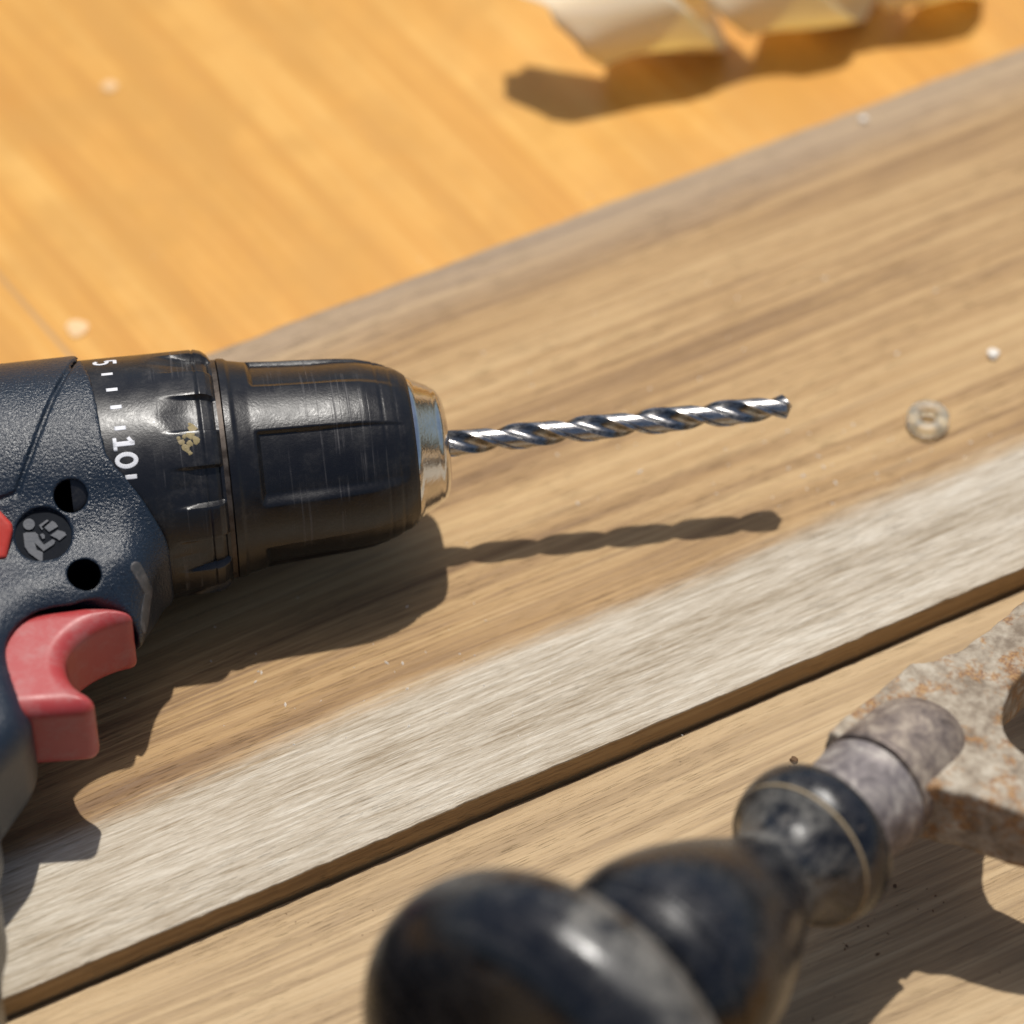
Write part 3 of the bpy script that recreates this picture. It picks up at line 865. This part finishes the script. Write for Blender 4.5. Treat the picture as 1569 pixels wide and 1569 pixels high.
# ------------------------------------------------------------------ curled plane shaving on the bench
def un(px, py, z):
    """point of the horizontal plane at height z (mm) seen at photo pixel px, py"""
    f = 1569 * 140 / 36
    se, ce = math.sin(CAM_EL), math.cos(CAM_EL)
    d = Vector(((px - 784.5) / f, ce - se * (py - 784.5) / f, -se - ce * (py - 784.5) / f))
    c = Vector((0, -CAM_D * ce, CAM_D * se))
    return c + d * ((z - c.z) / d.z)
BZ = -PLANK_T
RS, PS = 10.5, 37.0
V, F = [], []
nt, nw = 300, 12
sr = np.random.default_rng(12)
edge = np.interp(np.arange(nt + 1), np.linspace(0, nt, 46), sr.normal(0, 1.3, 46))
edge2 = np.interp(np.arange(nt + 1), np.linspace(0, nt, 40), sr.normal(0, 1.5, 40))
for i in range(nt + 1):
    a = 2 * math.pi * 2.75 * i / nt - 1.1
    r = RS * (1 + 0.16 * math.sin(0.9 * a + 0.4) + 0.06 * math.sin(2.1 * a + 1))
    wd = 25.0 * (1 + 0.12 * math.sin(0.8 * a)) * min(1, 0.25 + i / 20, 0.2 + (nt - i) / 30)
    for j in range(nw + 1):
        w = (j / nw - 0.5)
        wob = 1.0 * math.sin(2.3 * a + 5 * w) + 0.7 * math.sin(7 * a + 3 * w) * abs(w) ** 2 * 4
        rr = r + wob * 0.6 + 3.2 * w * w + 2.2 * w
        ex = wd * w + (edge[i] if j == 0 else edge2[i] if j == nw else 0) * 0.6
        V.append((PS * a / (2 * math.pi) + 5.0 * math.sin(0.8 * a) + ex, -rr * math.sin(a), rr * math.cos(a) + RS))
V = np.array(V)
V[:, 2] -= V[:, 2].min()
for i in range(nt):
    for j in range(nw):
        k = i * (nw + 1) + j
        F.append((k, k + nw + 1, k + nw + 2, k + 1))
shav = mesh_obj('wood_shaving', V, F, M_SHAVING, None, True)
m = shav.modifiers.new('thickness', 'SOLIDIFY')
m.thickness = 0.15
place(shav, un(876, 104, BZ + 0.2), R(17))
tag(shav, 'pale curled wood shaving lying on the orange workbench behind the plank', 'wood shaving')

# ------------------------------------------------------------------ small things
# little clear ring lying on the plank
V, F = [], []
nu, nv = 40, 14
for i in range(nu):
    a = 2 * math.pi * i / nu
    for j in range(nv):
        b = 2 * math.pi * j / nv
        cx = math.copysign(abs(math.cos(b)) ** 0.7, math.cos(b)) * 1.15
        cz = math.copysign(abs(math.sin(b)) ** 0.7, math.sin(b)) * 1.35
        r = 2.75 + cx
        V.append((r * math.cos(a), r * math.sin(a), 1.38 + cz))
for i in range(nu):
    for j in range(nv):
        F.append((i * nv + j, ((i + 1) % nu) * nv + j, ((i + 1) % nu) * nv + (j + 1) % nv, i * nv + (j + 1) % nv))
bead = mesh_obj('plastic_ring', V, F, M_BEAD, None, True)
place(bead, un(1421, 650, 0.05))
bead.scale *= 1.12
tag(bead, 'small cloudy clear plastic ring lying on the plank right of the drill bit', 'ring')
def chip(name, px, py, z, r, mat, label, cat, seed, flat=0.6):
    q = np.random.default_rng(seed)
    import bmesh
    bm = bmesh.new()
    bmesh.ops.create_icosphere(bm, subdivisions=2, radius=r)
    for v in bm.verts:
        v.co = v.co * (0.75 + 0.5 * q.random())
        v.co.z *= flat
        v.co.z += r * flat * 0.8
    me = bpy.data.meshes.new(name)
    bm.to_mesh(me)
    bm.free()
    me.materials.append(mat)
    o = bpy.data.objects.new(name, me)
    col.objects.link(o)
    place(o, un(px, py, z), q.random() * 3)
    tag(o, label, cat)
    return o
chip('pale_crumb', 1521, 545, 0, 1.25, M_SPECK, 'tiny white crumb on the plank, up and right of the clear ring', 'crumb', 1)
chip('pale_crumb', 1323, 185, 0, 0.9, M_SPECK, 'tiny pale crumb near the far edge of the wide plank', 'crumb', 2)
chip('pale_crumb', 167, 133, BZ, 1.7, M_SCRAP, 'pale speck alone on the orange workbench at upper left', 'crumb', 3, 0.2)
chip('pale_crumb', 118, 503, BZ, 2.4, M_SCRAP, 'pale flat chip on the orange workbench just above the drill', 'crumb', 4, 0.12)
chip('brown_crumb', 1216, 1166, -STEP, 0.75, M_CRUMB, 'dark brown crumb on the front board above the handle collar', 'crumb', 5)
chip('brown_crumb', 1371, 1358, -STEP, 0.4, M_CRUMB, 'tiny dark crumb on the front board in the shade of the hand drill', 'crumb', 6)

# fine sawdust lying about on the two boards: too small to count
def dust(name, n, spots, mat, label, seed):
    q = np.random.default_rng(seed)
    V, F = [], []
    for k in range(n):
        px, py, sx, sy, z = spots[k % len(spots)]
        c = un(px + q.normal(0, sx), py + q.normal(0, sy), z)
        r = 0.10 + 0.22 * q.random() ** 2
        l = r * (1 + 2.0 * q.random())
        a = q.random() * math.pi
        d, e = Vector((math.cos(a), math.sin(a), 0)), Vector((-math.sin(a), math.cos(a), 0))
        b = len(V)
        V += [c + d * l, c + e * r, c - d * l, c - e * r, c + Vector((0, 0, r * 1.2))]
        F += [(b, b + 1, b + 4), (b + 1, b + 2, b + 4), (b + 2, b + 3, b + 4), (b + 3, b, b + 4)]
    o = mesh_obj(name, V, F, mat, None, False)
    place(o, (0, 0, 0.02))
    return tag(o, label, 'sawdust', kind='stuff')
dust('sawdust', 160, [(1000, 560, 260, 120, 0), (600, 1050, 260, 60, 0), (1250, 700, 160, 40, 0)], M_SPECK, 'fine pale sawdust specks scattered over the wide plank', 21)
dust('dark_dust', 70, [(700, 1420, 320, 40, -STEP), (1330, 1420, 110, 70, -STEP)], M_CRUMB, 'fine dark dust specks scattered over the front board', 22)
